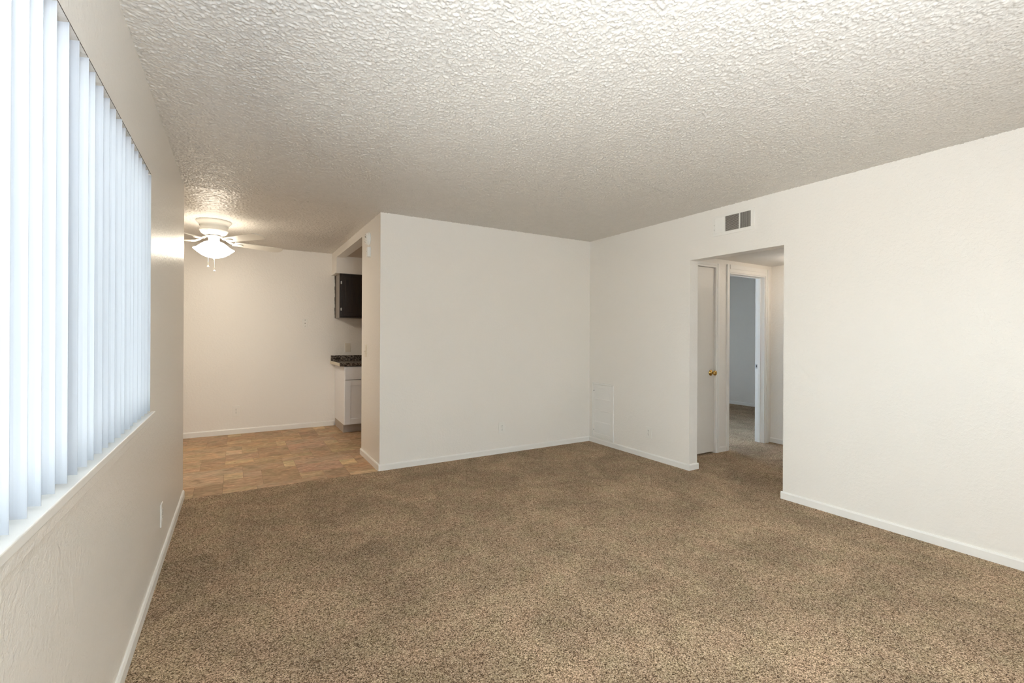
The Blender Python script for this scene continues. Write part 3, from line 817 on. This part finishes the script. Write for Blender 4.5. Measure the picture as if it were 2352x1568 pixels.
for i in range(12):
    z0, z1 = i * 0.604 / 12, (i + 1) * 0.604 / 12
    rbox(bm, -0.006 - 0.002 * (i % 3), 0.0, -0.012, -0.002, z0, z1, 0.001)
obj('scribe_strip', bm, DARKWOOD, t)

# ------------------------------------------------------------------ ceiling fan
FXC, FYC = -0.210, 5.620
fan = thing('ceiling_fan', 'white five-blade flush-mount ceiling fan with a lit glass bowl', 'ceiling fan', (FXC, FYC, H))
bm = BM(); lathe(bm, [(0.0, -0.0005), (0.155, -0.0005), (0.158, -0.010), (0.152, -0.020), (0.138, -0.034), (0.129, -0.046), (0.128, -0.056)], 56); obj('canopy', bm, FANW, fan)
bm = BM(); lathe(bm, [(0.124, -0.052), (0.125, -0.060), (0.121, -0.066), (0.121, -0.088), (0.126, -0.094), (0.128, -0.101), (0.126, -0.108), (0.121, -0.112), (0.119, -0.118), (0.112, -0.128), (0.092, -0.141), (0.070, -0.147), (0.0, -0.147)], 56); obj('motor_housing', bm, FANW, fan)
bm = BM(); lathe(bm, [(0.066, -0.1475), (0.066, -0.151), (0.0, -0.151)], 40); obj('flywheel', bm, SLOT, fan)
bm = BM(); lathe(bm, [(0.052, -0.1512), (0.052, -0.160), (0.050, -0.200), (0.054, -0.206), (0.054, -0.214), (0.0, -0.214)], 40); obj('switch_housing', bm, FANW, fan)
bm = BM(); lathe(bm, [(0.050, -0.210), (0.066, -0.213), (0.090, -0.224), (0.116, -0.244), (0.140, -0.266), (0.160, -0.281), (0.180, -0.289), (0.181, -0.2905)], 56)
o = obj('bowl_cover', bm, BOWLTOP, fan)
bm = BM(); lathe(bm, [(0.181, -0.2910), (0.168, -0.302), (0.145, -0.322), (0.115, -0.345), (0.080, -0.364), (0.040, -0.375), (0.0, -0.378)], 40)
o = obj('glass_bowl', bm, BOWL, fan); o['label'] = 'glowing frosted glass light bowl'
bm = BM(); lathe(bm, [(0.0, -0.394), (0.006, -0.392), (0.008, -0.386), (0.005, -0.380), (0.011, -0.376), (0.0, -0.374)], 16); obj('finial', bm, FANW, fan)
for i, (a, r_, zb) in enumerate(((R(215), 0.062, -0.470), (R(300), 0.030, -0.512))):
    # chains hang from the switch housing rim just outside the bowl
    px, py = (-0.049, -0.010) if i == 0 else (0.005, -0.016)
    bm = BM()
    zz = -0.376
    lathe(bm, [(0, zb + 0.010), (0.0011, zb + 0.010), (0.0011, -0.352), (0, -0.352)], 6, (px, py, 0))
    kz_ = zz
    while kz_ > zb + 0.012:
        lathe(bm, [(0, kz_ - 0.002), (0.0019, kz_), (0, kz_ + 0.002)], 6, (px, py, 0)); kz_ -= 0.006
    ch = obj('pull_chain', bm, CHAIN, fan)
    bm = BM(); lathe(bm, [(0, zb - 0.012), (0.007, zb - 0.009), (0.0095, zb - 0.002), (0.007, zb + 0.005), (0.003, zb + 0.011), (0, zb + 0.012)], 14, (px, py, 0)); obj('pull_knob', bm, FANW, ch)

bl = BM()     # blade in local coords, +X outward
pts_top = []
N = 10
L0, L1 = 0.185, 0.675
outline = []
for i in range(N + 1):
    s = i / N; x = L0 + (L1 - 0.055 - L0) * s; outline.append((x, 0.050 + 0.016 * s))
for i in range(1, 8):
    a = math.pi / 2 * (1 - i / 8 * 1.0); outline.append((L1 - 0.055 + 0.055 * math.cos(a), 0.066 * (0.35 + 0.65 * math.sin(a)) if i < 7 else 0.026))
outline.append((L1, 0.0))
full = outline + [(x, -y_) for x, y_ in reversed(outline[:-1])]
f0 = [bl.verts.new((x, y_, 0.003)) for x, y_ in full]; f1 = [bl.verts.new((x, y_, -0.003)) for x, y_ in full]
for i in range(len(full)):
    j = (i + 1) % len(full); bl.faces.new((f0[i], f0[j], f1[j], f1[i]))
bl.faces.new(f0); bl.faces.new(list(reversed(f1)))
ir = BM()     # bracket from flywheel out to the blade
seg = [(0.058, -0.004, 0.012), (0.095, -0.012, 0.013), (0.135, -0.040, 0.015), (0.165, -0.052, 0.020), (0.205, -0.056, 0.028), (0.250, -0.056, 0.024), (0.268, -0.056, 0.012)]
rows_ = []
for (x, z, hw) in seg:
    rows_.append([ir.verts.new(p) for p in ((x, -hw, z + 0.003), (x, hw, z + 0.003), (x, hw, z - 0.004), (x, -hw, z - 0.004))])
for a, b in zip(rows_[:-1], rows_[1:]):
    for i in range(4):
        j = (i + 1) % 4; ir.faces.new((a[i], a[j], b[j], b[i]))
ir.faces.new(rows_[0]); ir.faces.new(list(reversed(rows_[-1])))
blade0 = obj('blade', bl, BLADE, fan); iron0 = obj('blade_iron', ir, FANW, blade0)
for k in range(5):
    if k == 0: b, q = blade0, iron0
    else:
        b = blade0.copy(); COL.objects.link(b); b.parent = fan
        q = iron0.copy(); COL.objects.link(q); q.parent = b
    a = R(19 + 72 * k)
    b.matrix_local = Matrix.Translation((0, 0, -0.206)) @ Matrix.Rotation(a, 4, 'Z') @ Matrix.Rotation(R(-12), 4, 'X')
    q.matrix_local = Matrix.Rotation(R(12), 4, 'X') @ Matrix.Translation((0, 0, 0.051))
